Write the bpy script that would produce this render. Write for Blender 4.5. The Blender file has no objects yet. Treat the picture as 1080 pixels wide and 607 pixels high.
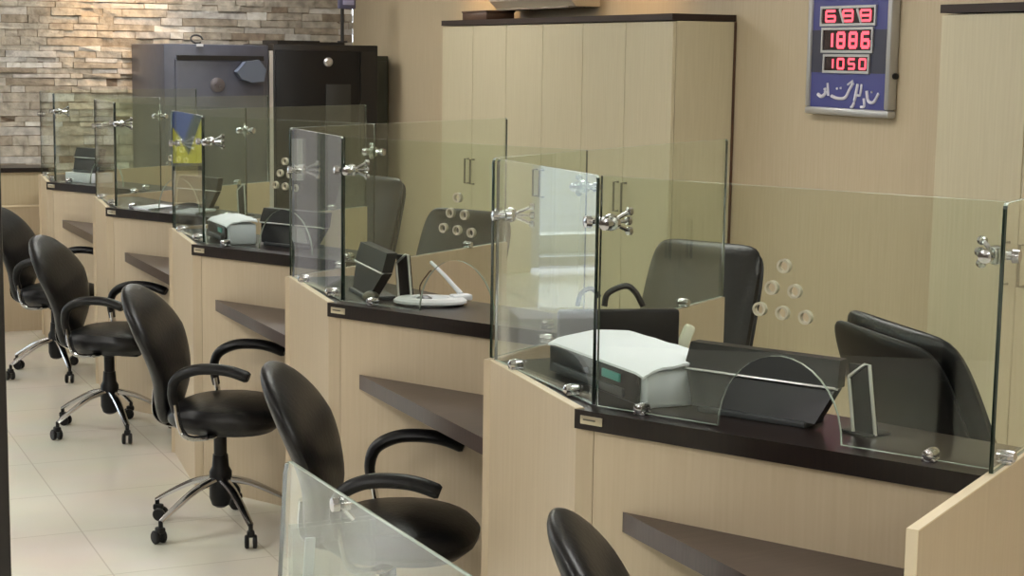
import bpy, bmesh, math, random
from mathutils import Vector, Matrix
random.seed(7)
PI = math.pi
SC = bpy.context.scene
COL = SC.collection
rad = math.radians

# ------------------------------------------------------------------ constants of the place (metres)
Z0 = -.04              # floor level
HC = 1.0275            # counter height
GT = 0.546             # glass height above the counter
S = 1.82076            # spacing of the teller stations
B1 = Vector((1.8574, 4.134, 0)); A1 = Vector((1.7873, 3.4821, 0)); F1 = Vector((2.2729, 2.5877, 0))
RD = Vector((0.8344, 0.5512, 0)); FD = Vector((0.4771, -0.8788, 0)); NV = Vector((0.8788, 0.4771, 0))
RN = Vector((-0.5512, 0.8344, 0))
XW = 4.82              # right wall
YW = 13.65             # stone wall
XC = 4.44              # cabinet fronts

# ------------------------------------------------------------------ materials
def pmat(name, col, rough=.5, metal=0., spec=.5, coat=0., emis=None, estr=0.):
    m = bpy.data.materials.new(name); m.use_nodes = True
    b = m.node_tree.nodes['Principled BSDF']
    b.inputs['Base Color'].default_value = (*col, 1); b.inputs['Roughness'].default_value = rough
    b.inputs['Metallic'].default_value = metal; b.inputs['Specular IOR Level'].default_value = spec
    b.inputs['Coat Weight'].default_value = coat
    if emis:
        b.inputs['Emission Color'].default_value = (*emis, 1); b.inputs['Emission Strength'].default_value = estr
    return m

def vary(m, c1, c2, scale=(8, 8, 1), nscale=6, detail=3, bump=0., lo=.3, hi=.7):
    nt = m.node_tree; N = nt.nodes; L = nt.links; b = N['Principled BSDF']
    tc = N.new('ShaderNodeTexCoord'); mp = N.new('ShaderNodeMapping'); mp.inputs['Scale'].default_value = scale
    nz = N.new('ShaderNodeTexNoise'); nz.inputs['Scale'].default_value = nscale; nz.inputs['Detail'].default_value = detail
    rp = N.new('ShaderNodeValToRGB'); rp.color_ramp.elements[0].position = lo; rp.color_ramp.elements[1].position = hi
    rp.color_ramp.elements[0].color = (*c1, 1); rp.color_ramp.elements[1].color = (*c2, 1)
    L.new(tc.outputs['Object'], mp.inputs['Vector']); L.new(mp.outputs[0], nz.inputs['Vector'])
    L.new(nz.outputs[0], rp.inputs[0]); L.new(rp.outputs[0], b.inputs['Base Color'])
    if bump:
        bp = N.new('ShaderNodeBump'); bp.inputs['Strength'].default_value = bump; bp.inputs['Distance'].default_value = .01
        L.new(nz.outputs[0], bp.inputs['Height']); L.new(bp.outputs[0], b.inputs['Normal'])
    return m

def laminate(name, a, b, rough=.42):
    return vary(pmat(name, a, rough), a, b, (26, 26, 1.1), 3.2, 4)

M = {}
M['counter'] = laminate('cream_laminate', (.52, .425, .295), (.56, .465, .33), .38)
M['cabinet'] = laminate('cabinet_laminate', (.535, .48, .325), (.58, .525, .365), .4)
M['wallpanel'] = laminate('wall_laminate', (.50, .415, .275), (.545, .46, .315), .5)
M['edge'] = pmat('pale_edge_band', (.78, .68, .50), .4)
M['wenge'] = vary(pmat('dark_wenge', (.02, .012, .010), .28, spec=.42), (.009, .006, .006), (.018, .011, .009), (3, 40, 3), 4, 3)
M['wengem'] = vary(pmat('dark_brown_shelf', (.06, .042, .038), .3), (.05, .035, .032), (.075, .052, .046), (3, 30, 3), 4, 3)
M['leather'] = vary(pmat('black_leather', (.006, .006, .007), .36, spec=.36), (.005, .005, .006), (.008, .008, .009), (1, 1, 1), 60, 3, .12)
M['plastic'] = pmat('black_plastic', (.007, .007, .008), .4, spec=.3)
M['plasticg'] = pmat('black_gloss_plastic', (.005, .005, .007), .3, spec=.3)
M['chrome'] = pmat('chrome', (.58, .58, .60), .15, 1.)
M['silver'] = pmat('brushed_silver', (.62, .62, .62), .35, .85)
M['alu'] = pmat('sign_aluminium', (.50, .50, .50), .35, .6)
M['white'] = pmat('white_plastic', (.78, .81, .86), .4)
M['greyw'] = pmat('light_grey_plastic', (.62, .66, .74), .45)
M['paper'] = pmat('white_paper', (.84, .88, .96), .8)
M['darkg'] = pmat('dark_grey_plastic', (.05, .055, .06), .4)
M['teal'] = pmat('teal_label', (.05, .30, .28), .4)
M['brass'] = pmat('plaque_metal', (.60, .54, .40), .3, .7)
M['safe'] = vary(pmat('blue_grey_steel', (.075, .085, .12), .38), (.07, .076, .105), (.082, .088, .12), (2, 2, 2), 5, 2)
M['safeside'] = M['safe']
M['safelight'] = pmat('pale_blue_steel', (.14, .17, .24), .35)
M['rack'] = pmat('black_steel', (.010, .009, .009), .4)
M['rackd'] = pmat('charcoal_vent', (.022, .022, .02), .5)
M['strip_pale'] = pmat('pale_strip_colour', (.62, .60, .56), .5)
M['ceil'] = pmat('ceiling_white', (.80, .78, .74), .8)
M['plaster'] = pmat('cream_plaster', (.70, .64, .54), .8)
M['walnut'] = laminate('dark_walnut_panel', (.075, .055, .042), (.10, .075, .055), .5)
M['cabtop'] = pmat('dark_cabinet_top', (.03, .018, .014), .5, spec=.3)
M['handle'] = pmat('handle_grey', (.16, .15, .12), .35, .6)
M['cord'] = pmat('black_rubber', (.02, .02, .02), .5)
M['brown'] = pmat('dark_brown_wood', (.09, .045, .025), .4)
M['frame'] = pmat('black_frame', (.014, .012, .012), .35)
M['blue'] = pmat('sign_blue', (.055, .06, .24), .3)
M['purple'] = pmat('sign_dark', (.03, .032, .06), .3)
M['lilac'] = pmat('lilac_screen', (.40, .40, .62), .4)
M['script'] = pmat('white_script', (.75, .75, .82), .4)
M['led'] = pmat('red_led', (.4, .02, .03), .4, emis=(1., .10, .14), estr=.95)
M['leddim'] = pmat('red_led_glow', (.25, .01, .02), .4, emis=(.8, .03, .09), estr=.28)
M['ledwin'] = pmat('led_window', (.018, .004, .006), .2)
M['yellow'] = pmat('reflected_yellow', (.62, .62, .06), .5)
M['bblue'] = pmat('reflected_blue', (.04, .09, .40), .5)
M['bdark'] = pmat('reflected_dark', (.06, .09, .12), .5)
M['asphalt'] = vary(pmat('outdoor_paving', (.35, .35, .36), .8), (.30, .30, .31), (.42, .42, .43), (1, 1, 1), 3, 4)
M['panel'] = pmat('light_diffuser', (.9, .9, .9), .5, emis=(1., .975, .935), estr=9.5)
M['warm'] = pmat('warm_lamp', (.9, .7, .4), .5, emis=(1., .62, .25), estr=30.)

def floor_mat():
    m = pmat('porcelain_tiles', (.72, .70, .62), .22, spec=.45); nt = m.node_tree; N = nt.nodes; L = nt.links; b = N['Principled BSDF']
    tc = N.new('ShaderNodeTexCoord'); mp = N.new('ShaderNodeMapping'); mp.inputs['Rotation'].default_value = (0, 0, rad(0))
    br = N.new('ShaderNodeTexBrick'); br.offset = 0; br.squash = 1
    br.inputs['Scale'].default_value = 1; br.inputs['Brick Width'].default_value = .6; br.inputs['Row Height'].default_value = .6
    br.inputs['Mortar Size'].default_value = .0035; br.inputs['Mortar Smooth'].default_value = .3
    br.inputs['Color1'].default_value = (.80, .775, .69, 1); br.inputs['Color2'].default_value = (.82, .795, .71, 1)
    br.inputs['Mortar'].default_value = (.64, .61, .53, 1)
    nz = N.new('ShaderNodeTexNoise'); nz.inputs['Scale'].default_value = 2.3; nz.inputs['Detail'].default_value = 5
    mx = N.new('ShaderNodeMix'); mx.data_type = 'RGBA'; mx.blend_type = 'MULTIPLY'; mx.inputs[0].default_value = .18
    L.new(tc.outputs['Object'], mp.inputs[0]); L.new(mp.outputs[0], br.inputs['Vector']); L.new(tc.outputs['Object'], nz.inputs['Vector'])
    L.new(br.outputs['Color'], mx.inputs[6]); L.new(nz.outputs['Color'], mx.inputs[7]); L.new(mx.outputs[2], b.inputs['Base Color'])
    return m
M['floor'] = floor_mat()

def stone_mat():
    m = pmat('split_stone', (.4, .35, .28), .85); nt = m.node_tree; N = nt.nodes; L = nt.links; b = N['Principled BSDF']
    at = N.new('ShaderNodeAttribute'); at.attribute_name = 'tone'; at.attribute_type = 'GEOMETRY'
    rp = N.new('ShaderNodeValToRGB'); e = rp.color_ramp.elements
    e[0].position = 0; e[0].color = (.24, .18, .13, 1); e[1].position = 1; e[1].color = (.68, .66, .61, 1)
    for p, c in ((.18, (.35, .30, .235)), (.45, (.44, .40, .335)), (.62, (.50, .455, .38)), (.8, (.47, .45, .42))):
        x = e.new(p); x.color = (*c, 1)
    tc = N.new('ShaderNodeTexCoord'); nz = N.new('ShaderNodeTexNoise'); nz.inputs['Scale'].default_value = 14; nz.inputs['Detail'].default_value = 6
    mx = N.new('ShaderNodeMix'); mx.data_type = 'RGBA'; mx.blend_type = 'OVERLAY'; mx.inputs[0].default_value = .75
    bp = N.new('ShaderNodeBump'); bp.inputs['Strength'].default_value = .9; bp.inputs['Distance'].default_value = .02
    L.new(at.outputs['Fac'], rp.inputs[0]); L.new(rp.outputs[0], mx.inputs[6]); L.new(tc.outputs['Object'], nz.inputs['Vector'])
    L.new(nz.outputs[0], mx.inputs[7]); L.new(mx.outputs[2], b.inputs['Base Color']); L.new(nz.outputs[0], bp.inputs['Height']); L.new(bp.outputs[0], b.inputs['Normal'])
    return m
M['stone'] = stone_mat()

def glass_mat(name, tint, ior=1.5, gl=1.0):
    m = bpy.data.materials.new(name); m.use_nodes = True; nt = m.node_tree; N = nt.nodes; L = nt.links
    N.remove(N['Principled BSDF']); out = N['Material Output']
    tr = N.new('ShaderNodeBsdfTransparent'); tr.inputs[0].default_value = (*tint, 1)
    gs = N.new('ShaderNodeBsdfGlossy'); gs.inputs['Roughness'].default_value = .004; gs.inputs['Color'].default_value = (gl, gl, gl, 1)
    fr = N.new('ShaderNodeFresnel'); ge = N.new('ShaderNodeNewGeometry'); im = N.new('ShaderNodeMix'); im.inputs[2].default_value = ior; im.inputs[3].default_value = 1 / ior
    L.new(ge.outputs['Backfacing'], im.inputs[0]); L.new(im.outputs[0], fr.inputs['IOR'])
    mx = N.new('ShaderNodeMixShader')
    L.new(fr.outputs[0], mx.inputs[0]); L.new(tr.outputs[0], mx.inputs[1]); L.new(gs.outputs[0], mx.inputs[2]); L.new(mx.outputs[0], out.inputs['Surface'])
    return m
M['glass'] = glass_mat('tempered_glass', (.95, .978, .948), 1.5)
M['gedgel'] = pmat('lit_polished_glass_edge', (.42, .50, .44), .15, spec=.8)  # paler edge: light reflected off top edges painted in, plus polished arc
M['gedge'] = pmat('green_glass_edge', (.012, .03, .022), .12, spec=.8)
M['acr_ring'] = pmat('pale_ring', (.55, .53, .42), .3, .2)
M['acrylic'] = glass_mat('clear_acrylic', (.80, .84, .83), 1.5)

# ------------------------------------------------------------------ mesh helpers
def BM(): return bmesh.new()

def box(bm, c, s, rot=None, bev=0., mi=0):
    r = bmesh.ops.create_cube(bm, size=1.0); vs = r['verts']
    mat = Matrix.Diagonal((*s, 1)); bmesh.ops.transform(bm, matrix=mat, verts=vs)
    fs = list({f for v in vs for f in v.link_faces})
    if bev > 0:
        es = list({e for v in vs for e in v.link_edges})
        rr = bmesh.ops.bevel(bm, geom=es, offset=bev, segments=2, profile=.5, affect='EDGES')
        vs = list({v for f in rr['faces'] for v in f.verts} | {v for v in vs if v.is_valid})
        vs = list({v for v in vs})
        seen = set(vs); st = list(vs)
        while st:
            v = st.pop()
            for e in v.link_edges:
                o = e.other_vert(v)
                if o not in seen: seen.add(o); st.append(o)
        vs = list(seen); fs = list({f for v in vs for f in v.link_faces})
    if rot is not None: bmesh.ops.transform(bm, matrix=rot.to_4x4(), verts=vs)
    bmesh.ops.translate(bm, vec=Vector(c), verts=vs)
    for f in fs: f.material_index = mi
    return vs

def RZ(a): return Matrix.Rotation(a, 3, 'Z')

def frame_at(p, d):
    d = d.normalized(); up = Vector((0, 0, 1)) if abs(d.z) < .95 else Vector((1, 0, 0))
    x = up.cross(d).normalized(); y = d.cross(x); return x, y

def tube(bm, pts, r, seg=10, flat=1., cap=True, mi=0):
    pts = [Vector(p) for p in pts]; n = len(pts); rings = []
    rs = r if isinstance(r, (list, tuple)) else [r] * n
    for i, p in enumerate(pts):
        d = (pts[min(i + 1, n - 1)] - pts[max(i - 1, 0)])
        x, y = frame_at(p, d)
        if i and (x.dot(px) < 0): x, y = -x, -y
        px = x
        rings.append([bm.verts.new(p + x * math.cos(2 * PI * k / seg) * rs[i] + y * math.sin(2 * PI * k / seg) * rs[i] * flat) for k in range(seg)])
    loft(bm, rings, cap, mi)

def loft(bm, rings, cap=True, mi=0, closed=True):
    seg = len(rings[0])
    for a, b in zip(rings[:-1], rings[1:]):
        for k in range(seg if closed else seg - 1):
            f = bm.faces.new((a[k], a[(k + 1) % seg], b[(k + 1) % seg], b[k])); f.material_index = mi
    if cap:
        f = bm.faces.new(list(reversed(rings[0]))); f.material_index = mi
        f = bm.faces.new(rings[-1]); f.material_index = mi

def smooth_path(pts, sub=6):
    pts = [Vector(p) for p in pts]; out = []
    P = [pts[0]] + pts + [pts[-1]]
    for i in range(1, len(P) - 2):
        for k in range(sub):
            t = k / sub; a, b, c, d = P[i - 1], P[i], P[i + 1], P[i + 2]
            out.append(.5 * ((2 * b) + (-a + c) * t + (2 * a - 5 * b + 4 * c - d) * t * t + (-a + 3 * b - 3 * c + d) * t ** 3))
    out.append(pts[-1]); return out

def lathe(bm, prof, c=(0, 0, 0), axis=(0, 0, 1), seg=20, mi=0, ring=False):
    c = Vector(c); ax = Vector(axis).normalized(); x, y = frame_at(c, ax); rings = []
    for r, h in prof:
        rings.append([bm.verts.new(c + ax * h + (x * math.cos(2 * PI * k / seg) + y * math.sin(2 * PI * k / seg)) * max(r, .0004)) for k in range(seg)])
    loft(bm, rings, not ring, mi)
    if ring: loft(bm, [rings[-1], rings[0]], False, mi)

def prism(bm, poly, z0, z1, mi=0, side_mi=None):
    lo = [bm.verts.new((p[0], p[1], z0)) for p in poly]; hi = [bm.verts.new((p[0], p[1], z1)) for p in poly]
    n = len(poly)
    f = bm.faces.new(hi); f.material_index = mi; f = bm.faces.new(list(reversed(lo))); f.material_index = mi
    for k in range(n):
        f = bm.faces.new((lo[k], lo[(k + 1) % n], hi[(k + 1) % n], hi[k])); f.material_index = mi if side_mi is None else side_mi

def obj(name, bm, mats, parent=None, loc=None, smooth=True, ang=35):
    bmesh.ops.recalc_face_normals(bm, faces=bm.faces)
    me = bpy.data.meshes.new(name); bm.to_mesh(me); bm.free()
    for m in (mats if isinstance(mats, (list, tuple)) else [mats]): me.materials.append(m)
    if smooth:
        for p in me.polygons: p.use_smooth = True
        try: me.set_sharp_from_angle(angle=rad(ang))
        except Exception: pass
    o = bpy.data.objects.new(name, me); COL.objects.link(o)
    if parent: o.parent = parent
    if loc is not None: o.location = loc
    return o

def tag(o, label, cat, group=None, kind=None):
    if label: o['label'] = label
    if cat: o['category'] = cat
    if group: o['group'] = group
    if kind: o['kind'] = kind
    return o

def thing(name, label, cat, loc=(0, 0, 0), rz=0., group=None):
    o = bpy.data.objects.new(name, None); COL.objects.link(o); o.location = loc; o.rotation_euler = (0, 0, rz)
    o.empty_display_size = .1
    return tag(o, label, cat, group)

def dup(root, loc, rz=None, label=None, skip=()):
    r = root.copy(); COL.objects.link(r); r.location = loc
    if rz is not None: r.rotation_euler = (0, 0, rz)
    if label: r['label'] = label
    def rec(src, dst):
        for ch in [o for o in SC.objects if o.parent == src]:
            if ch.name.split('.')[0] in skip: continue
            c = ch.copy(); COL.objects.link(c); c.parent = dst; rec(ch, c)
    rec(root, r); return r

def struct(name, bm, m, smooth=False):
    o = obj(name, bm, m, smooth=smooth); o['kind'] = 'structure'; return o

# ------------------------------------------------------------------ room
XL, YN, ZC = -5.2, -2.2, 3.0
bm = BM(); box(bm, ((XL + XW) / 2, (YN + YW) / 2, Z0 - .05), (XW - XL + .4, YW - YN + .4, .1)); struct('floor', bm, M['floor'])
bm = BM(); box(bm, ((XL + XW) / 2, (YN + YW) / 2, ZC + .05), (XW - XL + .4, YW - YN + .4, .1)); struct('ceiling', bm, M['ceil'])
bm = BM(); box(bm, (XW + .06, (YN + YW) / 2, ZC / 2 - .02), (.12, YW - YN, ZC + .04)); struct('wall_right', bm, M['wallpanel'])
bm = BM(); box(bm, (XL - .06, (YN + YW) / 2, ZC / 2 - .02), (.12, YW - YN, ZC + .04)); struct('wall_left', bm, M['walnut'])
bm = BM(); box(bm, ((XL + XW) / 2, YN - .06, ZC / 2 - .02), (XW - XL + .24, .12, ZC + .04)); struct('wall_near', bm, M['plaster'])

# stone wall: courses of split stone, right part of the far wall; storefront glazing to the left
XS = -1.20
def stone_wall():
    bm = BM(); tone = bm.faces.layers.float.new('tone')
    box(bm, ((XS + XW) / 2, YW + .08, ZC / 2 - .02), (XW - XS, .12, ZC + .04))
    z = Z0
    while z < ZC - .005:
        h = min(random.uniform(.035, .085), ZC - z); x = XS - random.uniform(0, .2)
        while x < XW:
            w = random.choice((random.uniform(.08, .2), random.uniform(.2, .46)))
            x0, x1 = max(x, XS), min(x + w, XW)
            if x1 - x0 > .01:
                d = random.uniform(.004, .030); t = random.random()
                vs = box(bm, ((x0 + x1) / 2, YW + .03 - d / 2, z + h / 2), (x1 - x0 - .004, .02 + d, h - .004))
                tone_v = min(1, max(0, random.gauss(.5, .24)))
                fs = {f for v in vs for f in v.link_faces}
                for f in fs: f[tone] = tone_v
                for v in vs:
                    if v.co.y < YW + .02: v.co.y += random.uniform(-.008, .008); v.co.z += random.uniform(-.004, .004)
            x += w
        z += h
    return bm
struct('wall_far', stone_wall(), M['stone'])
bm = BM(); box(bm, ((XL + XS) / 2, YW + .06, 2.75), (XS - XL, .12, .5)); struct('trim_1', bm, M['plaster'])

# storefront windows (left part of the far wall)
def storefront(name, x0, x1):
    bm = BM()
    for x in (x0 + .04, x1 - .04): box(bm, (x, YW + .05, 1.25), (.08, .08, 2.5))
    for z in (.05, .95, 2.46): box(bm, ((x0 + x1) / 2, YW + .05, z), (x1 - x0 - .16, .07, .08))
    o = struct(name, bm, M['greyw'])
    g = BM(); box(g, ((x0 + x1) / 2, YW + .05, 1.25), (x1 - x0 - .16, .01, 2.36)); p = obj('pane', g, M['glass'], o, smooth=False)
    return o
for i, (a, b) in enumerate(((-3.2, -1.84), (-5.0, -3.6))): storefront('window_%d' % (i + 1), a, b)
for i, (a, b) in enumerate(((-1.84, XS), (-3.6, -3.2), (XL, -5.0))):
    bm = BM(); box(bm, ((a + b) / 2, YW + .06, 1.23), (b - a, .14, 2.54)); struct('wall_pier_%d' % (i + 1), bm, M['plaster' if i == 0 else 'walnut'])
bm = BM(); box(bm, (-4, YW + 1.6, .03), (14, .25, .18)); struct('trim_2', bm, M['ceil'])
bm = BM(); box(bm, (-4, YW + 12.2, -.11), (30, 24, .1)); struct('ground', bm, M['asphalt'])

# cross counter past the last station
t = thing('cross_counter', 'low cream counter with dark top crossing in front of the stone wall', 'counter', (1.0, 11.62, 0))
bm = BM(); box(bm, (-.12, .22, .38), (2.1, .02, .84)); obj('front_panel', bm, M['counter'], t, smooth=False)
t.location = (1.0, 11.4, 0)
bm = BM(); box(bm, (-.12, .225, .92), (2.1, .02, .23)); obj('upper_panel', bm, M['wallpanel'], t, smooth=False)
bm = BM(); box(bm, (-.12, .215, .806), (2.1, .03, .012)); obj('trim_strip', bm, M['edge'], t, smooth=False)
bm = BM(); box(bm, (-.12, .35, 1.047), (2.12, .32, .03), bev=.003); obj('counter_top', bm, M['wenge'], t, smooth=False)

# ------------------------------------------------------------------ ceiling lights
k = 0
for x in (-3.2, -.6, 2.95):
    for y in (-.4, 3.0, 6.4, 9.8, 12.4):
        t = thing('ceiling_light', 'square white recessed ceiling light panel', 'light', (x, y, ZC), 0, 'ceiling light panels')
        bm = BM(); box(bm, (0, 0, -.012), (.84, .84, .024)); box(bm, (0, 0, -.02), (.80, .80, .02)); obj('frame', bm, M['white'], t, smooth=False)
        bm = BM(); box(bm, (0, 0, -.034), (.78, .78, .008)); obj('diffuser', bm, M['panel'], t, smooth=False)
# warm downlights washing the walls
def downlight(label, x, y, e, aim, spread=95):
    t = thing('downlight', label, 'light', (x, y, ZC))
    bm = BM(); lathe(bm, [(.06, 0), (.06, -.012), (.045, -.014), (.045, -.004)], seg=20); obj('ring', bm, M['chrome'], t)
    bm = BM(); lathe(bm, [(.04, -.006), (.04, -.01)], seg=20); obj('bulb', bm, M['warm'], t)
    L = bpy.data.lights.new('warm_spot', 'SPOT'); L.energy = e; L.color = (1, .58, .22); L.spot_size = rad(spread); L.spot_blend = .9; L.shadow_soft_size = .05
    o = bpy.data.objects.new('spot', L); COL.objects.link(o); o.parent = t; o.location = (0, 0, -.03)
    d = Vector(aim) - Vector((x, y, ZC - .03)); o.rotation_euler = d.to_track_quat('-Z', 'Y').to_euler()
    return t
downlight('round warm downlight washing the left of the stone wall', 2.60, 13.15, 46, (2.75, YW, 2.35), 70)
downlight('round warm downlight by the air conditioner, far side', XW - .42, 10.75, 26, (XW, 10.75, 2.3), 85)
downlight('round warm downlight by the air conditioner, near side', XW - .42, 8.55, 22, (XW, 8.6, 2.4), 80)

# ------------------------------------------------------------------ cabinets
def cabinet(y0, y1, label, side=False):
    w = y1 - y0; t = thing('storage_cabinet', label, 'cabinet', (XC, (y0 + y1) / 2, 0), 0, 'tall cream cabinets along the wall')
    d = XW - XC - .004
    bm = BM(); box(bm, (d / 2 + .01, 0, 1.0), (d - .02, w - .002, 2.08)); obj('body', bm, M['cabinet'], t, smooth=False)
    bm = BM(); box(bm, (d / 2 - .005, 0, 2.06), (d + .01, w, .034)); obj('top_board', bm, M['cabtop'], t, smooth=False)
    bm = BM(); box(bm, (d - .006, -w / 2 - .003, 1.0), (.012, .006, 2.08)); obj('edge_strip', bm, M['brown'], t, smooth=False)
    for s in (-1, 1):
        bm = BM(); box(bm, (.008, s * w / 4, 1.045), (.02, w / 2 - .006, 1.98), bev=.002)
        dr = obj('door', bm, M['cabinet'], t, smooth=False)
        bm = BM(); tube(bm, [(.0, s * .045, 1.17), (-.032, s * .045, 1.17), (-.032, s * .045, 1.01), (0, s * .045, 1.01)], .0065, 8)
        obj('handle', bm, M['handle'], dr)
    return t
cabinet(7.635, 8.652, 'tall cream two-door cabinet, nearest of the three with its side exposed')
cabinet(8.652, 9.70, 'tall cream two-door cabinet, middle of the three in the row')
cabinet(9.70, 10.746, 'tall cream two-door cabinet under the small brown box, farthest in the row')
cabinet(4.48, 5.506, 'tall cream two-door cabinet standing beside the currency rate sign')

t = thing('wooden_box', 'small dark brown box lying on top of the farthest cabinet', 'box', (4.6, 10.35, 2.077))
bm = BM(); box(bm, (0, 0, .025), (.2, .40, .05), bev=.004); obj('body', bm, M['brown'], t)
bm = BM(); box(bm, (0, 0, .056), (.21, .41, .012), bev=.003); obj('lid', bm, M['brown'], t)

# air conditioner above the cabinets
t = thing('air_conditioner', 'wall-mounted air conditioner above the tall cabinets', 'air conditioner', (XW, 9.76, 2.15))
def ac_body():
    bm = BM(); prof = [(0, .0), (-.16, .0), (-.215, .05), (-.235, .14), (-.22, .30), (-.18, .33), (0, .33)]
    rings = [[bm.verts.new((x, y, z)) for x, z in prof] for y in (-.58, .58)]; loft(bm, rings); return bm
obj('body', ac_body(), pmat('ac_shell', (.62, .55, .42), .35), t)
bm = BM(); box(bm, (-.13, 0, -.004), (.12, 1.06, .012), bev=.003); obj('louver', bm, pmat('ac_louver', (.30, .25, .19), .4), t)
bm = BM(); box(bm, (-.236, 0, .16), (.006, 1.1, .008)); obj('front_seam', bm, M['rackd'], t)

# ------------------------------------------------------------------ currency sign
def sign():
    y0, y1, z0, z1 = 6.263, 6.92, 1.592, 2.55
    t = thing('currency_rate_sign', 'blue illuminated rate board with red digits and white script on the wall', 'sign', (XW, (y0 + y1) / 2, z0))
    w = y1 - y0; h = z1 - z0; D = -.05
    bm = BM(); b = .035
    for (cy, cz, sy, sz) in ((0, b / 2, w, b), (0, h - b / 2, w, b), (-w / 2 + b / 2, h / 2, b, h - 2 * b), (w / 2 - b / 2, h / 2, b, h - 2 * b)):
        box(bm, (D / 2 - .001, cy, cz), (-D, sy, sz), bev=.01)
    obj('frame', bm, M['alu'], t)
    bm = BM(); box(bm, (-.02, 0, h / 2), (.04, w - 2 * b, h - 2 * b)); obj('panel', bm, M['blue'], t, smooth=False)
    bm = BM(); box(bm, (-.0405, 0, .30), (.003, w - 2 * b, .20)); obj('dark_band', bm, M['purple'], t, smooth=False)
    # writing direction on this wall: to the viewer's right is -y
    def P(u, v, o=-.0445): return (o, -(u - w / 2), v)      # u from the left edge as seen, v up
    rows = [(.115, .525, .430, .500, 3), (.13, .51, .305, .400, 3), (.15, .49, .210, .275, 3)]
    seg = {'0': 'abcdef', '1': 'bc', '8': 'abcdefg', '6': 'acdefg', '5': 'acdfg', '3': 'abcdg', '9': 'abcdfg', '2': 'abdeg', '4': 'bcfg', '7': 'abc'}
    txt = ['688', '1886', '1050']
    for r, (u0, u1, v0, v1, n) in enumerate(rows):
        bm = BM(); ww = u1 - u0; hh = v1 - v0; e = .012
        box(bm, P((u0 + u1) / 2, v0 - e / 2), (.012, ww + 2 * e, e)); box(bm, P((u0 + u1) / 2, v1 + e / 2), (.012, ww + 2 * e, e))
        box(bm, P(u0 - e / 2, (v0 + v1) / 2), (.012, e, hh)); box(bm, P(u1 + e / 2, (v0 + v1) / 2), (.012, e, hh))
        if r == 0:
            for q in (.39, .72):
                c = P(u0 + ww * q, (v0 + v1) / 2); box(bm, c, (.012, .014, hh * 1.05), rot=Matrix.Rotation(rad(-28), 3, 'X'))
        dw = obj('display_bezel', bm, M['alu'], t, smooth=False)
        bm = BM(); box(bm, P((u0 + u1) / 2, (v0 + v1) / 2, -.042), (.006, ww, hh)); obj('display_window', bm, M['ledwin'], t, smooth=False)
        s = txt[r]; cw = ww / len(s)
        for i, ch in enumerate(s):
            bm = BM()
            cx = u0 + cw * (i + .5); cz = (v0 + v1) / 2; a = cw * .27; b2 = hh * .34; th = hh * .17
            for sg in seg[ch]:
                pos = {'a': (0, b2, 2 * a, th), 'd': (0, -b2, 2 * a, th), 'g': (0, 0, 2 * a, th), 'b': (a, b2 / 2, th, b2), 'c': (a, -b2 / 2, th, b2), 'f': (-a, b2 / 2, th, b2), 'e': (-a, -b2 / 2, th, b2)}[sg]
                box(bm, P(cx + pos[0], cz + pos[1], -.046), (.003, pos[2], pos[3]))
            obj('digit', bm, M['led'], dw, smooth=False)
    # flowing script below
    bm = BM()
    def stroke(pts, r):
        tube(bm, [P(*p, -.042) for p in smooth_path([(a, b, 0) for a, b in pts], 5) for p in [(p[0], p[1])]], r, 6)
    x0 = .10
    for pts, r in (([(x0 + .0, .095), (x0 + .03, .085), (x0 + .06, .10), (x0 + .055, .125)], .009), ([(x0 + .075, .15), (x0 + .085, .09)], .006),
                   ([(x0 + .11, .09), (x0 + .16, .08), (x0 + .22, .085), (x0 + .25, .12), (x0 + .28, .155)], .008), ([(x0 + .235, .145), (x0 + .275, .165)], .005),
                   ([(x0 + .27, .04), (x0 + .29, .06), (x0 + .315, .15)], .008), ([(x0 + .31, .10), (x0 + .335, .10), (x0 + .345, .15)], .006),
                   ([(x0 + .345, .045), (x0 + .37, .05), (x0 + .365, .085)], .007), ([(x0 + .385, .12), (x0 + .40, .075), (x0 + .44, .07), (x0 + .475, .11)], .008),
                   ([(x0 + .15, .125), (x0 + .156, .126)], .006), ([(x0 + .18, .128), (x0 + .186, .129)], .006), ([(x0 + .42, .115), (x0 + .426, .116)], .005),
                   ([(x0 + .30, .022), (x0 + .306, .022)], .005), ([(x0 + .36, .018), (x0 + .366, .018)], .005)):
        stroke(pts, r)
    obj('script', bm, M['script'], t)
    # pale swirls at the top of the board
    bm = BM()
    for q in range(3):
        tube(bm, [P(p[0], p[1], -.041) for p in smooth_path([(.06, .56 + q * .06, 0), (.22, .62 + q * .05, 0), (.40, .56 + q * .07, 0), (.59, .64 + q * .05, 0)], 6)], .012, 6, .3)
    obj('swirl', bm, M['lilac'], t)
    bm = BM(); lathe(bm, [(.014, 0), (.014, .014)], (-.02, -w / 2 - .012, .19), (0, 1, 0), 12); obj('bracket', bm, M['plastic'], t)
    bm = BM(); lathe(bm, [(.010, 0), (.010, .014)], (-.02, w / 2, .1), (0, 1, 0), 12)
    obj('bracket', bm, M['plastic'], t)
sign()

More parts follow.
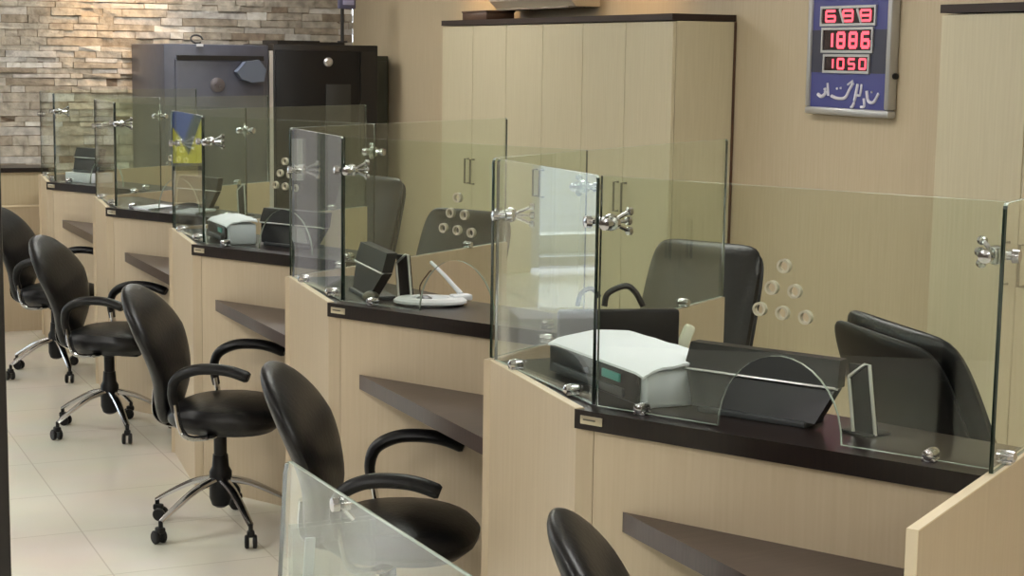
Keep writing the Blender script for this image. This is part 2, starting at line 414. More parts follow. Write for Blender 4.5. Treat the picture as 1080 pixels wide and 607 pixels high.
# ------------------------------------------------------------------ vault, rack
t = thing('safe', 'large blue-grey steel safe against the stone wall', 'safe', (3.34, 12.5, 0))
bm = BM(); box(bm, (0, .55, .93), (.80, 1.1, 1.94), bev=.012); obj('body', bm, M['safe'], t)
bm = BM(); box(bm, (.02, -.012, .93), (.68, .03, 1.72), bev=.008); d = obj('door', bm, M['safe'], t)
bm = BM(); box(bm, (.02, -.035, 1.80), (.66, .02, .035)); obj('door_rail', bm, M['frame'], d, smooth=False)
bm = BM(); lathe(bm, [(.055, 0), (.055, .012), (.045, .016), (.02, .02)], (-.005, -.027, 1.60), (0, -1, 0), 24)
lathe(bm, [(.012, .016), (.012, .035)], (-.02, -.027, 1.60), (0, -1, 0), 10); lathe(bm, [(.012, .016), (.012, .035)], (.015, -.027, 1.585), (0, -1, 0), 10)
obj('combination_dial', bm, pmat('dial', (.16, .15, .17), .35, .5), d)
bm = BM(); pts = [(.12, 1.70), (.19, 1.775), (.30, 1.79), (.36, 1.72), (.34, 1.63), (.24, 1.62), (.16, 1.645)]
lo = [bm.verts.new((x, -.03, z)) for x, z in pts]; hi = [bm.verts.new((x * .94 + .015, -.10, z)) for x, z in pts]; loft(bm, [lo, hi])
obj('handle_guard', bm, M['safelight'], d)
bm = BM(); box(bm, (-.13, -.005, 1.893), (.05, .02, .02)); obj('indicator', bm, M['white'], t)
t = thing('cable_ring', 'small dark coiled ring lying on the blue-grey safe', 'cable', (3.22, 12.62, 1.902))
bm = BM(); tube(bm, [(math.cos(a) * .045, math.sin(a) * .02, .035 + math.sin(a) * .03) for a in [2 * PI * k / 20 for k in range(18)]], .007, 8); obj('coil', bm, M['cord'], t)

t = thing('equipment_rack', 'tall black steel equipment rack beside the blue-grey safe', 'rack', (4.20, 12.5, 0))
bm = BM(); box(bm, (0, .42, .935), (.84, .84, 1.95), bev=.006); obj('body', bm, M['rack'], t)
bm = BM(); box(bm, (-.075, -.008, .94), (.67, .02, 1.85), bev=.004); d = obj('door', bm, M['plastic'], t)
bm = BM(); box(bm, (.09, -.022, 1.36), (.20, .012, .5), bev=.003); obj('vent_panel', bm, M['rackd'], d)
bm = BM(); lathe(bm, [(.035, 0), (.035, .02), (.02, .035)], (.005, -.018, 1.78), (0, -1, 0), 18); obj('knob', bm, M['silver'], d)
bm = BM(); box(bm, (.34, -.006, .94), (.13, .016, 1.85)); obj('side_door', bm, M['rack'], t)
bm = BM(); box(bm, (-.19, .3, 1.925), (.34, .4, .03)); box(bm, (.08, .3, 1.92), (.2, .4, .02)); obj('top_plate', bm, M['rack'], t)
bm = BM(); box(bm, (-.437, .02, .94), (.03, .03, 1.84)); obj('pale_strip', bm, M['strip_pale'], t, smooth=False)  # thin pale strip in the gap between safe and rack
o = obj('side_cabinet', BM(), M['rack']) if False else None
t = thing('dark_block', 'narrow dark green-grey block between black rack and right wall', 'cabinet', (4.715, 13.0, 0))  # narrow dark block filling the gap beside the rack
bm = BM(); box(bm, (0, 0, .895), (.17, .5, 1.87), bev=.004); obj('body', bm, pmat('green_grey_tone', (.05, .055, .04), .5), t)
bm = BM(); box(bm, (0, -.255, .93), (.15, .012, 1.72), bev=.003); obj('door', bm, pmat('green_grey_front', (.06, .065, .05), .5), t)

t = thing('pole_mounted_device', 'small lilac device on a thin black pole above the rack', 'device', (4.37, 12.62, 1.93))
bm = BM(); tube(bm, [(0, 0, 0), (0, 0, .27)], .014, 10); lathe(bm, [(.04, 0), (.04, .012)], seg=16); obj('pole', bm, M['rack'], t)
bm = BM(); box(bm, (.035, 0, .36), (.13, .06, .2), bev=.006); h = obj('housing', bm, pmat('navy_housing', (.10, .10, .18), .4), t)
bm = BM(); box(bm, (.04, -.032, .35), (.09, .008, .12), bev=.002); obj('screen', bm, M['lilac'], h)

# ------------------------------------------------------------------ unseen props, added only for their reflections in the glass
t = thing('reflected_board', 'unseen board with yellow and blue shapes, added for its reflection in the teller glass', 'reflected_board', (.93, 13.2, Z0))
bm = BM(); box(bm, (0, 0, .035), (.46, .16, .07), bev=.01); obj('base', bm, M['silver'], t)
bm = BM(); tube(bm, [(0, .05, .07), (0, .05, 1.62)], .01, 8); obj('pole', bm, M['silver'], t)
bm = BM(); box(bm, (0, 0, .84), (.42, .006, 1.56)); sh = obj('sheet', bm, M['bdark'], t, smooth=False)
bm = BM()
def flatpoly(bm, pts, y=-.006):
    lo = [bm.verts.new((x, y, z)) for x, z in pts]; hi = [bm.verts.new((x, y - .003, z)) for x, z in pts]; loft(bm, [lo, hi])
flatpoly(bm, [(-.19, 1.28), (-.12, 1.36), (-.02, 1.08), (.10, 1.30), (.17, 1.24), (.12, .80), (-.14, .80)])
obj('yellow_shape', bm, M['yellow'], sh, smooth=False)
bm = BM(); flatpoly(bm, [(-.14, .74), (.13, .76), (.16, .5), (-.10, .40)]); obj('blue_shape', bm, M['bblue'], sh, smooth=False)
bm = BM(); flatpoly(bm, [(-.06, 1.40), (.06, 1.48), (.13, 1.34), (.02, 1.18)]); obj('blue_shape', bm, M['bblue'], sh, smooth=False)

t = thing('reflected_board', 'unseen board with grey and lilac stripes, added for its reflection in the teller glass', 'reflected_board', (.78, 10.2, Z0), rad(4))  # striped board out of view, added to tint the second pane's reflection
bm = BM(); box(bm, (0, 0, .035), (.46, .16, .07), bev=.01); obj('base', bm, M['silver'], t)
bm = BM(); tube(bm, [(0, .05, .07), (0, .05, 1.75)], .01, 8); obj('pole', bm, M['silver'], t)
bm = BM(); box(bm, (0, 0, .90), (.40, .006, 1.68)); sh = obj('sheet', bm, pmat('reflected_lilac', (.42, .42, .52), .5), t, smooth=False)
bm = BM(); flatpoly(bm, [(-.08, .1), (-.03, .1), (-.03, 1.7), (-.08, 1.7)]); obj('dark_stripe', bm, M['bdark'], sh, smooth=False)
bm = BM(); flatpoly(bm, [(.06, 1.10), (.13, 1.10), (.13, 1.36), (.06, 1.36)]); obj('white_patch', bm, M['paper'], sh, smooth=False)
bm = BM(); flatpoly(bm, [(.03, .70), (.14, .72), (.14, .82), (.05, .80)]); obj('white_patch', bm, M['paper'], sh, smooth=False)

t = thing('reflected_block', 'low white unseen block, added for its reflection in the nearest glass', 'reflected_block', (-.27, 9.0, Z0), rad(12))  # white block out of view, added to brighten the nearest pane's reflection
bm = BM(); box(bm, (0, 0, .25), (.56, .42, .30), bev=.03); obj('white_block', bm, M['white'], t)
for sx in (-1, 1):
    for sy in (-1, 1):
        bm = BM(); tube(bm, [(sx * .22, sy * .15, 0), (sx * .21, sy * .14, .11)], [.012, .018], 10); obj('leg', bm, M['silver'], t)

# ------------------------------------------------------------------ teller counters (geometry relative to B1 with world axes)
def L2(p): return (Vector(p) - B1)
Bz = Vector((0, 0, 0)); A = A1 - B1; F = F1 - B1; B0 = Vector((0, -S, 0))

def panel_line(bm, p, q, th, z0, z1, n=None, mi=0):
    d = (q - p).normalized(); n = n if n else Vector((-d.y, d.x, 0))
    prism(bm, [p, q, q + n * th, p + n * th], z0, z1, mi)

def counter(first):
    t = thing('teller_counter', '', 'counter', B1, 0, 'row of teller counters')
    # front panel, set back a little under the dark top
    bm = BM(); a = A + NV * .012 + FD * .045; f = F + NV * .012 - FD * .002
    panel_line(bm, a, f, .02, Z0, HC - .046, NV); obj('front_panel', bm, M['counter'], t, smooth=False)
    # plinth panel parallel to the row
    bm = BM(); pd = (A - Bz).normalized(); pn = Vector((-pd.y, pd.x, 0)); pn = pn if pn.x > 0 else -pn
    e = A + FD * .022 + NV * .03
    prism(bm, [Bz, A + pn * .001, A + FD * .043 + NV * .012, A + FD * .043 + NV * .03, A + pn * .03, Bz + pn * .022], Z0, HC - .046)
    prism(bm, [Bz, A, A + pn * .022, Bz + pn * .022], HC - .046, HC + .001)
    obj('plinth_panel', bm, M['counter'], t, smooth=False)
    bm = BM(); prism(bm, [Bz + pn * -.001, A - pn * .001, A + pn * .020, Bz + pn * .020], HC + .001, HC + .003)
    obj('edge_band', bm, M['edge'], t, smooth=False)
    # dark ledge
    bm = BM(); g = .003
    poly = [A + FD * -.004, F - RD * .0 - FD * g * 2, F + RD * .30 - FD * g * 2, A + NV * .36 + FD * .30, Bz + Vector((.24, -.02, 0)), Bz + pn * .025 - Vector((0, .01, 0)), A + pn * .025 + Vector((0, .02, 0))]
    prism(bm, poly, HC - .046, HC)
    obj('ledge_top', bm, M['wenge'], t, smooth=False)
    bm = BM(); c = A + FD * .045 - NV * .0015; box(bm, (c.x, c.y, HC - .022), (.062, .003, .020), rot=RZ(math.atan2(FD.y, FD.x)), bev=.001)
    pl = obj('name_plaque', bm, M['brass'], t)
    bm = BM(); c = A + FD * .040 - NV * .0032; box(bm, (c.x, c.y, HC - .021), (.034, .0015, .004), rot=RZ(math.atan2(FD.y, FD.x)))
    obj('engraving', bm, M['handle'], pl)
    # return panel towards the staff side
    bm = BM(); prism(bm, [Bz + RN * 0, Bz + RD * 1.52, Bz + RD * 1.52 + RN * .022, Bz + RN * .022], Z0, HC + .001)
    obj('return_panel', bm, M['counter'], t, smooth=False)
    # staff desk at a lower level
    bm = BM(); q0 = A + NV * .36 + FD * .35
    poly = [F + RD * .16 - FD * .006, B0 + RD * 1.35 + RN * .03, Bz + RD * 1.05 - RN * .004, Bz + Vector((.2, -.03, 0)), A + NV * .12 + FD * .02, F + RD * .06 - FD * .006]
    poly = [F + RD * .10 - FD * .008, F + RD * .62 - FD * .008, Bz + RD * .95 - RN * .003, Bz + RD * .06 - RN * .006, A + Vector((.05, .05, 0)), A + NV * .06 + FD * .04]
    prism(bm, poly, .755, .78); obj('desk_top', bm, M['wengem'], t, smooth=False)
    # writing shelf on the customer side
    bm = BM(); T = A + NV * .012 + FD * .135; e0 = B0 + RN * .024 + RD * .004
    T = Vector((-.008, T.y, 0)) if False else T
    poly = [T + Vector((-.005, 0, 0)), Vector((.004, B0.y + .035, 0)), F - FD * .005 + NV * .012]
    prism(bm, poly, .752, .80); obj('writing_shelf', bm, M['wengem'], t, smooth=False)
    return t
c1 = counter(True)
clabels = ['cream teller counter nearest the camera, holding the printer', 'cream teller counter holding the white pen stand, second from camera',
           'cream teller counter with small white printer and tilted black unit, middle of the row', 'cream teller counter with scattered papers, fourth from the camera',
           'cream teller counter farthest from the camera, beside the cross counter']
c1['label'] = clabels[0]
for k in range(1, 5): dup(c1, B1 + Vector((0, S * k, 0)), None, clabels[k])
# end panel closing the row near the camera
t = thing('end_panel', 'upright cream end panel closing the teller row at lower right', 'panel', B1 + B0)
bm = BM(); prism(bm, [RD * .03, RD * 1.52, RD * 1.52 + RN * .022, RD * .03 + RN * .022], Z0, HC); obj('board', bm, M['counter'], t, smooth=False)
bm = BM(); prism(bm, [RD * .028, RD * 1.52, RD * 1.52 + RN * .022, RN * .022 + RD * .028], HC, HC + .003); prism(bm, [RD * .027, RD * .03, RN * .022 + RD * .03, RN * .022 + RD * .027], Z0, HC)
obj('edge_band', bm, M['edge'], t, smooth=False)

# ------------------------------------------------------------------ glass
def pane(name, P0, d, n, outline, holes, th, parent):
    cu = bpy.data.curves.new('tmp', 'CURVE'); cu.dimensions = '2D'; cu.fill_mode = 'BOTH'; cu.extrude = th / 2
    for pts in [outline] + holes:
        sp = cu.splines.new('POLY'); sp.points.add(len(pts) - 1)
        for i, p in enumerate(pts): sp.points[i].co = (p[0], p[1], 0, 1)
        sp.use_cyclic_u = True
    o = bpy.data.objects.new('tmp', cu); COL.objects.link(o)
    dg = bpy.context.evaluated_depsgraph_get(); me = bpy.data.meshes.new_from_object(o.evaluated_get(dg))
    bpy.data.objects.remove(o); bpy.data.curves.remove(cu)
    bm = BM(); bm.from_mesh(me); bpy.data.meshes.remove(me)
    bmesh.ops.remove_doubles(bm, verts=bm.verts, dist=1e-5)
    bm.normal_update()
    for f in bm.faces:
        c = f.calc_center_median(); f.material_index = 0 if abs(f.normal.z) > .7 else (2 if abs(f.normal.y) > .5 or (c.x > .2 and c.x < .8 and c.y < .2 and len(outline) > 10 and th < .0095 and holes) else 1)
    for v in bm.verts:
        x, z, y = v.co; v.co = P0 + d * x + Vector((0, 0, z)) + n * y
    return obj(name, bm, [M['glass'], M['gedge'], M['gedgel']], parent, smooth=False)

def circ(cx, cy, r, n=16): return [(cx + r * math.cos(2 * PI * k / n), cy + r * math.sin(2 * PI * k / n)) for k in range(n)]
def rrect(w, h, r=.012, z0=.0, x0=0.):
    out = []
    for cx, cy, a in ((x0 + w - r, z0 + h - r, 0), (x0 + r, z0 + h - r, 90)):
        out += [(cx + r * math.cos(rad(a + q)), cy + r * math.sin(rad(a + q))) for q in (0, 30, 60, 90)]
    return out + [(x0, z0), (x0 + w, z0)]

def clamp_corner(parent, p, d1, d2, name='corner_clamp'):
    """chrome corner clamp joining two panes: discs on both sides of each pane and a three-armed spider"""
    bm = BM()
    for d, sgn in ((d1, 1), (d2, 1)):
        c = p + d * .030; n = Vector((-d.y, d.x, 0))
        lathe(bm, [(.004, -.028), (.014, -.025), (.015, -.011), (.009, -.008), (.009, .008), (.015, .011), (.014, .025), (.004, .028)], c, n, 14)
    mid = p + (d1 + d2).normalized() * .034
    tube(bm, [p + d1 * .028 + Vector((-d1.y, d1.x, 0)) * 0, mid, p + d2 * .028], .008, 8)
    bis = (d1 + d2).normalized()
    for a in (-.9, 0, .9):
        e = mid + bis * .058 + Vector((0, 0, math.sin(a) * .030)) + Vector((-bis.y, bis.x, 0)) * (math.cos(a) * .012 - .006)
        tube(bm, [mid, e], .005, 6); lathe(bm, [(.003, -.008), (.010, -.005), (.010, .005), (.003, .008)], e, bis, 10)
    lathe(bm, [(.004, -.02), (.014, -.016), (.017, 0), (.014, .016), (.004, .02)], mid, (0, 0, 1), 14)
    return obj(name, bm, M['chrome'], parent)

def foot_clamp(parent, p, n, ):
    bm = BM(); lathe(bm, [(.003, -.022), (.012, -.018), (.014, -.007), (.014, .007), (.012, .018), (.003, .022)], p + Vector((0, 0, .016)), n, 14)
    box(bm, (p.x, p.y, .004 + p.z), (.03, .03, .008), rot=RZ(math.atan2(n.y, n.x)), bev=.002)
    return obj('foot_clamp', bm, M['chrome'], parent)

gr = .005
def screen(t):
    zg = HC + .004
    A_ = A + NV * .05 + FD * .022; L = .972; base = Vector((A_.x, A_.y, zg))
    # arc cut-out for passing papers
    out = [(L, 0), (L, GT), (0.004, GT), (0.004, 0)]
    arc = [(.485 + .152 * math.cos(rad(180 - a)), .176 * math.sin(rad(a))) for a in range(0, 181, 10)]
    out = out + arc
    holes = [circ(.485 + x, z, .0115) for x, z in ((.0, .375), (-.028, .325), (.028, .322), (-.056, .275), (0, .272), (.056, .268))]
    pane('front_pane', base, FD, NV, out, holes, .009, t)
    for i, (x, z) in enumerate(((.0, .375), (-.028, .325), (.028, .322), (-.056, .275), (0, .272), (.056, .268))):
        bm = BM(); c = base + FD * (.485 + x) + Vector((0, 0, z))
        lathe(bm, [(.0105, -.0065), (.0155, -.0065), (.0155, .0065), (.0105, .0065)], c, NV, 18, ring=True)
        obj('speech_hole_ring', bm, M['acr_ring'], t)
    # plinth pane
    pd = (Bz - A).normalized(); pn = Vector((pd.y, -pd.x, 0)); pn = pn if pn.x > 0 else -pn
    P = A + pn * .012 + pd * .045; P = Vector((A_.x, A_.y, zg)); Q = Bz + pn * .012 - pd * .01; dd = (Vector((Q.x, Q.y, zg)) - P); LL = dd.length; dd.normalize(); nn = Vector((dd.y, -dd.x, 0))
    pane('plinth_pane', P + dd * .012, dd, nn, rrect(LL - .012, GT), [], .009, t)
    # return pane
    P = Bz + RD * .02 + RN * .011 + Vector((0, 0, zg))
    pane('return_pane', P, RD, RN, rrect(1.50, GT), [], .009, t)
    clamp_corner(t, base + Vector((0, 0, .435)), FD, (Bz - A).normalized())
    clamp_corner(t, base + FD * L + Vector((0, 0, .435)), -FD, RD)
    clamp_corner(t, Vector((Q.x, Q.y, HC + .40)), -(Bz - A).normalized(), RD)
    for u in (.13, .84): foot_clamp(t, base + FD * u - Vector((0, 0, .004)), NV)
    for u in (.2, .8):
        q = P.lerp(P + RD * 1.5, u); foot_clamp(t, Vector((q.x, q.y, HC + .0005)), RN)
    for u in (.22, .78):
        q = base + dd * LL * u; foot_clamp(t, Vector((q.x, q.y, HC + .0005)), nn)
    return t
g1 = screen(thing('glass_screen', 'clear glass screen on the nearest counter, around the printer', 'glass screen', B1, 0, 'glass screens on the teller counters'))
glabels = ['', 'clear glass screen on the counter with the white pen stand', 'clear glass screen on the middle counter, in front of the blue-grey safe and black rack',
           'clear glass screen on the fourth counter from the camera', 'clear glass screen on the farthest teller counter, before the stone wall']
for k in range(1, 5): dup(g1, B1 + Vector((0, S * k, 0)), None, glabels[k])
t = thing('glass_screen', 'single clear pane standing on the end panel at the right edge', 'glass screen', B1 + B0, 0, 'glass screens on the teller counters')
pane('return_pane', RD * .512 + RN * .011 + Vector((0, 0, HC + .004)), RD, RN, rrect(1.0, GT), [], .009, t)
for u in (.62, 1.3):
    q = RD * u + RN * .011; foot_clamp(t, Vector((q.x, q.y, HC + .0035)), RN)

# ------------------------------------------------------------------ chairs
def se(a, e): c = math.cos(a); return math.copysign(abs(c) ** e, c)
def sn(a, e): c = math.sin(a); return math.copysign(abs(c) ** e, c)

def seat_bm(hw=.235, hd=.235, z=.40, h=.10, front=.02):
    bm = BM(); rings = []; n = 28
    for k in range(11):
        t = -1 + 2 * k / 10; s = max(.02, (1 - abs(t) ** 3.2)) ** (1 / 2.6)
        zz = z + h * (t + 1) / 2; ins = s if t > 0 else max(s, .86 if k else .8)
        ring = []
        for j in range(n):
            a = 2 * PI * j / n; x = hd * se(a, .72) * ins; y = hw * sn(a, .72) * ins
            y *= 1 - .10 * (-(x / hd)) if x < 0 else 1
            dome = .012 * (1 - (x / hd) ** 2) * (1 if t > .5 else 0) - (.02 * max(0, x / hd) ** 2 if t > 0 else 0)
            ring.append(bm.verts.new((x, y, zz + dome)))
        rings.append(ring)
    loft(bm, rings); return bm

def back_bm(z0, z1, W, cx, th, wrap=.5, e1=2.8, low=.15, n=26, m=20):
    """padded backrest: W(v) half width, cx(v) centre x"""
    bm = BM(); rings = []
    for k in range(m + 1):
        q = -math.cos(PI * k / m); v = (q + 1) / 2
        zz = z0 + (z1 - z0) * v
        s = max(.004, 1 - abs(q) ** e1) ** (1 / e1 if q > 0 else 1 / 3.4)
        hw = W(v) * s; t = th * max(.05, (1 - abs(q) ** 3.5) ** .5)
        ring = []
        for j in range(n):
            a = 2 * PI * j / n; y = hw * se(a, .85); x = cx(v) + wrap * y * y + t * sn(a, .9)
            ring.append(bm.verts.new((x, y, zz)))
        rings.append(ring)
    loft(bm, rings); return bm

def star_base(t, r=.29, legm='chrome', rot=0., hubz=.15, up=0.):
    bm = BM(); lathe(bm, [(.02, .09), (.035, .10), (.045, .13), (.045, hubz + .03), (.034, hubz + .05), (.03, hubz + .1), (.024, hubz + .1)], seg=20); obj('hub', bm, M['plastic'], t)
    bm = BM(); lathe(bm, [(.026, .24), (.026, .34 + up), (.034, .345 + up), (.034, .385 + up), (.02, .39 + up)], seg=18); obj('gas_lift', bm, M['plastic'], t)
    for k in range(5):
        a = rot + 2 * PI * k / 5; d = Vector((math.cos(a), math.sin(a), 0))
        bm = BM(); P = [d * .03 + Vector((0, 0, hubz)), d * .12 + Vector((0, 0, hubz - .022)), d * (r * .75) + Vector((0, 0, .09 + (hubz - .09) * .36)), d * r + Vector((0, 0, .088))]
        tube(bm, smooth_path(P, 4), [.024 - .0009 * i for i in range(13)], 10, .62)
        lg = obj('leg', bm, M[legm], t)
        bm = BM(); c = d * r; s = Vector((-d.y, d.x, 0)); tr = d * -.016
        q = a + .7 + k * 1.3; w = Vector((math.cos(q), math.sin(q), 0)); s = Vector((-w.y, w.x, 0)); tr = w * .014
        lathe(bm, [(.009, .05), (.009, .092)], c, (0, 0, 1), 10)
        for sg in (-1, 1):
            lathe(bm, [(.006, .0), (.024, .001), (.027, .006), (.027, .014), (.022, .018), (.006, .019)], c + tr + s * (.006 * sg) + Vector((0, 0, .027)), s * sg, 16)
        box(bm, (c.x + tr.x * .3, c.y + tr.y * .3, .055), (.040, .030, .026), rot=RZ(q), bev=.008)
        obj('caster', bm, M['plastic'], lg)

def visitor_chair():
    t = thing('swivel_chair', '', 'chair', (0, 0, 0), 0, 'black swivel chairs on the customer side')
    star_base(t, r=.30, rot=.35, hubz=.205, up=.04)
    o = obj('seat', seat_bm(.235, .235, .378, .112), M['leather'], t); o.location.x = .04
    W = lambda v: .120 + .130 * min(1, (v / .66)) ** 1.2 - .010 * max(0, v - .8) / .2
    cx = lambda v: -.215 + .02 * math.sin(v * PI) - .15 * max(0, (v - .3) / .7) ** 1.4
    obj('backrest', back_bm(.385, .935, W, cx, .052, .35, 2.3, m=28, n=32), M['leather'], t)
    bm = BM(); box(bm, (-.02, 0, .388), (.20, .16, .028), bev=.008); box(bm, (.10, .03, .365), (.10, .06, .05), bev=.01); obj('mechanism', bm, M['plastic'], t)
    bm = BM(); tube(bm, smooth_path([(-.08, 0, .385), (-.20, 0, .378), (-.262, 0, .42), (-.262, 0, .52)], 5), .03, 8, .3); obj('back_bracket', bm, M['chrome'], t)
    for s in (1, -1):
        bm = BM(); tube(bm, smooth_path([(.02, s * .14, .388), (.02, s * .22, .384), (-.04, s * .268, .388), (-.075, s * .272, .42), (-.095, s * .275, .52)], 5), .024, 10, .42)
        tube(bm, [(.02, s * .10, .390), (.02, s * .15, .388)], .022, 10, .42)
        ar = obj('armrest', bm, M['chrome'], t); ar['label'] = 'chrome armrest bracket with black pad'
        bm = BM(); p = smooth_path([(-.093, s * .275, .49), (-.105, s * .28, .56), (-.085, s * .285, .62), (-.02, s * .288, .655), (.06, s * .288, .662), (.13, s * .286, .654), (.195, s * .284, .632)], 5)
        n = len(p); tube(bm, p, [.021 + .009 * min(1, i / (n * .4)) - (.007 if i > n - 2 else 0) for i in range(n)], 12, .72)
        pa = obj('arm_pad', bm, M['plastic'], ar)
    for o in SC.objects:
        if o.parent == t and o.name.split('.')[0] not in ('hub', 'gas_lift', 'leg'): o.location.z += .04
    return t
v1 = visitor_chair()
vpos = [(1.80, 2.80, -30), (1.745, 4.62, -30), (1.72, 6.44, -31), (1.67, 8.35, -34), (1.69, 9.98, -34)]
vlab = ['black leather swivel chair nearest the camera, only its backrest showing', 'black leather swivel chair behind the low glass barrier, at the pen stand counter',
        'black leather swivel chair with chrome base fully visible, third from camera', 'black leather swivel chair with chrome base, fourth from the camera',
        'black leather swivel chair farthest away, beside the dark post']
for k, (x, y, a) in enumerate(vpos):
    if k == 0: v1.location = (x, y, Z0); v1.rotation_euler = (0, 0, rad(a)); v1['label'] = vlab[0]
    else: dup(v1, (x, y, Z0), rad(a), vlab[k])

def staff_chair():
    t = thing('office_chair', '', 'chair', (0, 0, 0), 0, 'high-backed office chairs on the staff side')
    star_base(t, .32, 'plastic', .2)
    obj('seat', seat_bm(.25, .25, .40, .12), M['leather'], t)
    W = lambda v: .245 + .01 * math.sin(v * PI)
    cx = lambda v: -.225 - .23 * v
    obj('backrest', back_bm(.44, 1.19, W, cx, .05, .12, 9, m=26), M['leather'], t)
    obj('back_shell', back_bm(.42, 1.165, lambda v: W(v) * .97, lambda v: cx(v) - .035, .03, .12, 9, m=26), M['plastic'], t)
    bm = BM(); box(bm, (-.02, 0, .392), (.22, .18, .03), bev=.008); obj('mechanism', bm, M['plastic'], t)
    for s in (1, -1):
        bm = BM(); tube(bm, smooth_path([(-.05, s * .16, .40), (-.05, s * .27, .41), (-.05, s * .30, .50), (-.10, s * .30, .66)], 5), .016, 10, .6)
        ar = obj('armrest', bm, M['plastic'], t)
        bm = BM(); tube(bm, smooth_path([(-.20, s * .30, .67), (-.05, s * .30, .685), (.14, s * .295, .67)], 5), .026, 12, .5); obj('arm_pad', bm, M['leather'], ar)
    return t
s1 = staff_chair()
slab = ['black high-backed office chair behind the nearest counter, turned away', 'high-backed office chair seen grey through the glass, in front of the cabinet side',
        'high-backed office chair behind the pen stand counter, seen through speech holes', 'high-backed office chair in front of the black rack']
spos = [(3.33, 3.44, -10), (3.02, 5.36, 207), (2.66, 6.87, 207), (2.98, 9.0, 207)]
for k, (x, y, a) in enumerate(spos):
    if k == 0: s1.location = (x, y, Z0); s1.rotation_euler = (0, 0, rad(a)); s1['label'] = slab[0]
    else: dup(s1, (x, y, Z0), rad(a), slab[k])

s1.scale = (1.3, 1.3, 1.02)

# ------------------------------------------------------------------ things on the counters
FA = math.atan2(FD.y, FD.x)
def at(n, u, v, z=HC):
    p = A1 + Vector((0, S * (n - 1), 0)) + FD * u + NV * v; return Vector((p.x, p.y, z))

def printer(label, loc, sc=1., rz=0.):
    t = thing('printer', label, 'printer', loc, rz, 'printers on the counters')
    # local: -x faces customers, long side along y
    bm = BM(); rings = []
    W, D, H = .25 * sc, .105 * sc, .108
    box(bm, (.005, 0, .045), (D * 2 - .01, W * 2, .09), bev=.008); obj('body', bm, M['greyw'], t)
    bm = BM(); box(bm, (-D + .002, .01, .045), (.012, W * 2 - .03, .074), bev=.004); f = obj('front_cover', bm, M['plasticg'], t)
    bm = BM(); box(bm, (-D - .006, -.10 * sc, .058), (.006, .09 * sc, .02), bev=.001); obj('label_strip', bm, M['teal'], f)
    bm = BM(); box(bm, (-D - .008, .02, .026), (.01, W * 1.5, .02), bev=.002); obj('paper_slot', bm, M['darkg'], f)
    # creased paper cover on top
    bm = BM(); nx, ny = 8, 14; vs = []
    random.seed(5)
    for i in range(nx + 1):
        for j in range(ny + 1):
            x = -D - .004 + (2 * D + .008) * i / nx; y = -W - .004 + (2 * W + .008) * j / ny
            z = .094 + .016 * math.sin(PI * i / nx) * (.6 + .4 * math.sin(j * .9)) + random.uniform(-.002, .002) + .014 * (i / nx)
            if i in (0,): z = .086
            if j in (0, ny): z -= .006
            vs.append(bm.verts.new((x, y, z)))
    for i in range(nx):
        for j in range(ny):
            a = i * (ny + 1) + j; bm.faces.new((vs[a], vs[a + 1], vs[a + ny + 2], vs[a + ny + 1]))
    r = bmesh.ops.extrude_face_region(bm, geom=bm.faces[:]); bmesh.ops.translate(bm, vec=(0, 0, -.006), verts=[v for v in r['geom'] if isinstance(v, bmesh.types.BMVert)])
    obj('paper_cover', bm, M['paper'], t)
    return t
printer('white printer with dark front under a creased paper, on the nearest counter', (2.035, 3.665, HC))
printer('small white printer on the middle counter', (1.985, 7.20, HC), .62, rad(0))

def unit(label, loc, rz, w=.40, h=.155, lean=12, taper=.8):
    """low black leaning unit with a silver strip"""
    t = thing('counter_display', label, 'display', loc, rz, 'black display units on the counters')
    R = Matrix.Rotation(rad(-lean), 3, 'X')
    bm = BM(); z0, zm = .012, h * .58
    def slab(zz0, zz1, w0, w1, y0, y1, d):
        lo = [(-w0 / 2, y0), (w0 / 2, y0), (w0 / 2, y0 + d), (-w0 / 2, y0 + d)]; hi = [(-w1 / 2, y1), (w1 / 2, y1), (w1 / 2, y1 + d), (-w1 / 2, y1 + d)]
        a = [bm.verts.new((x, y, zz0)) for x, y in lo]; b = [bm.verts.new((x, y, zz1)) for x, y in hi]; loft(bm, [a, b])
    slab(z0, zm, w * taper, w * .97, .0, .03, .034); obj('lower_body', bm, M['plasticg'], t, smooth=False)
    bm = BM(); slab(zm + .004, h, w, w * .97, .026, .045, .036); obj('upper_body', bm, M['plastic'], t, smooth=False)
    bm = BM(); tube(bm, [(-w / 2, .028, zm + .004), (-w / 2 + .02, .022, zm + .004), (w / 2 - .02, .022, zm + .004), (w / 2, .03, zm + .002)], .0032, 8); obj('silver_strip', bm, M['silver'], t)
    bm = BM(); box(bm, (0, .04, .007), (w * .7, .10, .014), bev=.003); obj('foot', bm, M['darkg'], t)
    return t
unit('low black unit with silver strip beside the printer, behind the arched opening', at(1, .375, .17), FA)
unit('low black unit with silver strip, tilted, on the pen stand counter', at(2, -.035, .20), FA - rad(34), .37, .165, taper=.62)
unit('low black unit with silver strip on the middle counter', at(3, .37, .2), FA, .38, .155)
unit('low black unit with silver strip on the fourth counter', at(4, .36, .28), FA, .30, .165)
unit('dark display unit on a white box on the farthest counter', at(5, .16, .16, HC + .06), FA, .25, .15)
t = thing('white_box', 'white box under the display on the farthest counter', 'box', at(5, .16, .20), FA)
bm = BM(); box(bm, (0, 0, .028), (.26, .16, .056), bev=.004); obj('carton', bm, M['paper'], t); 
bm = BM(); box(bm, (0, 0, .057), (.262, .162, .004), bev=.001); obj('lid', bm, M['white'], t)

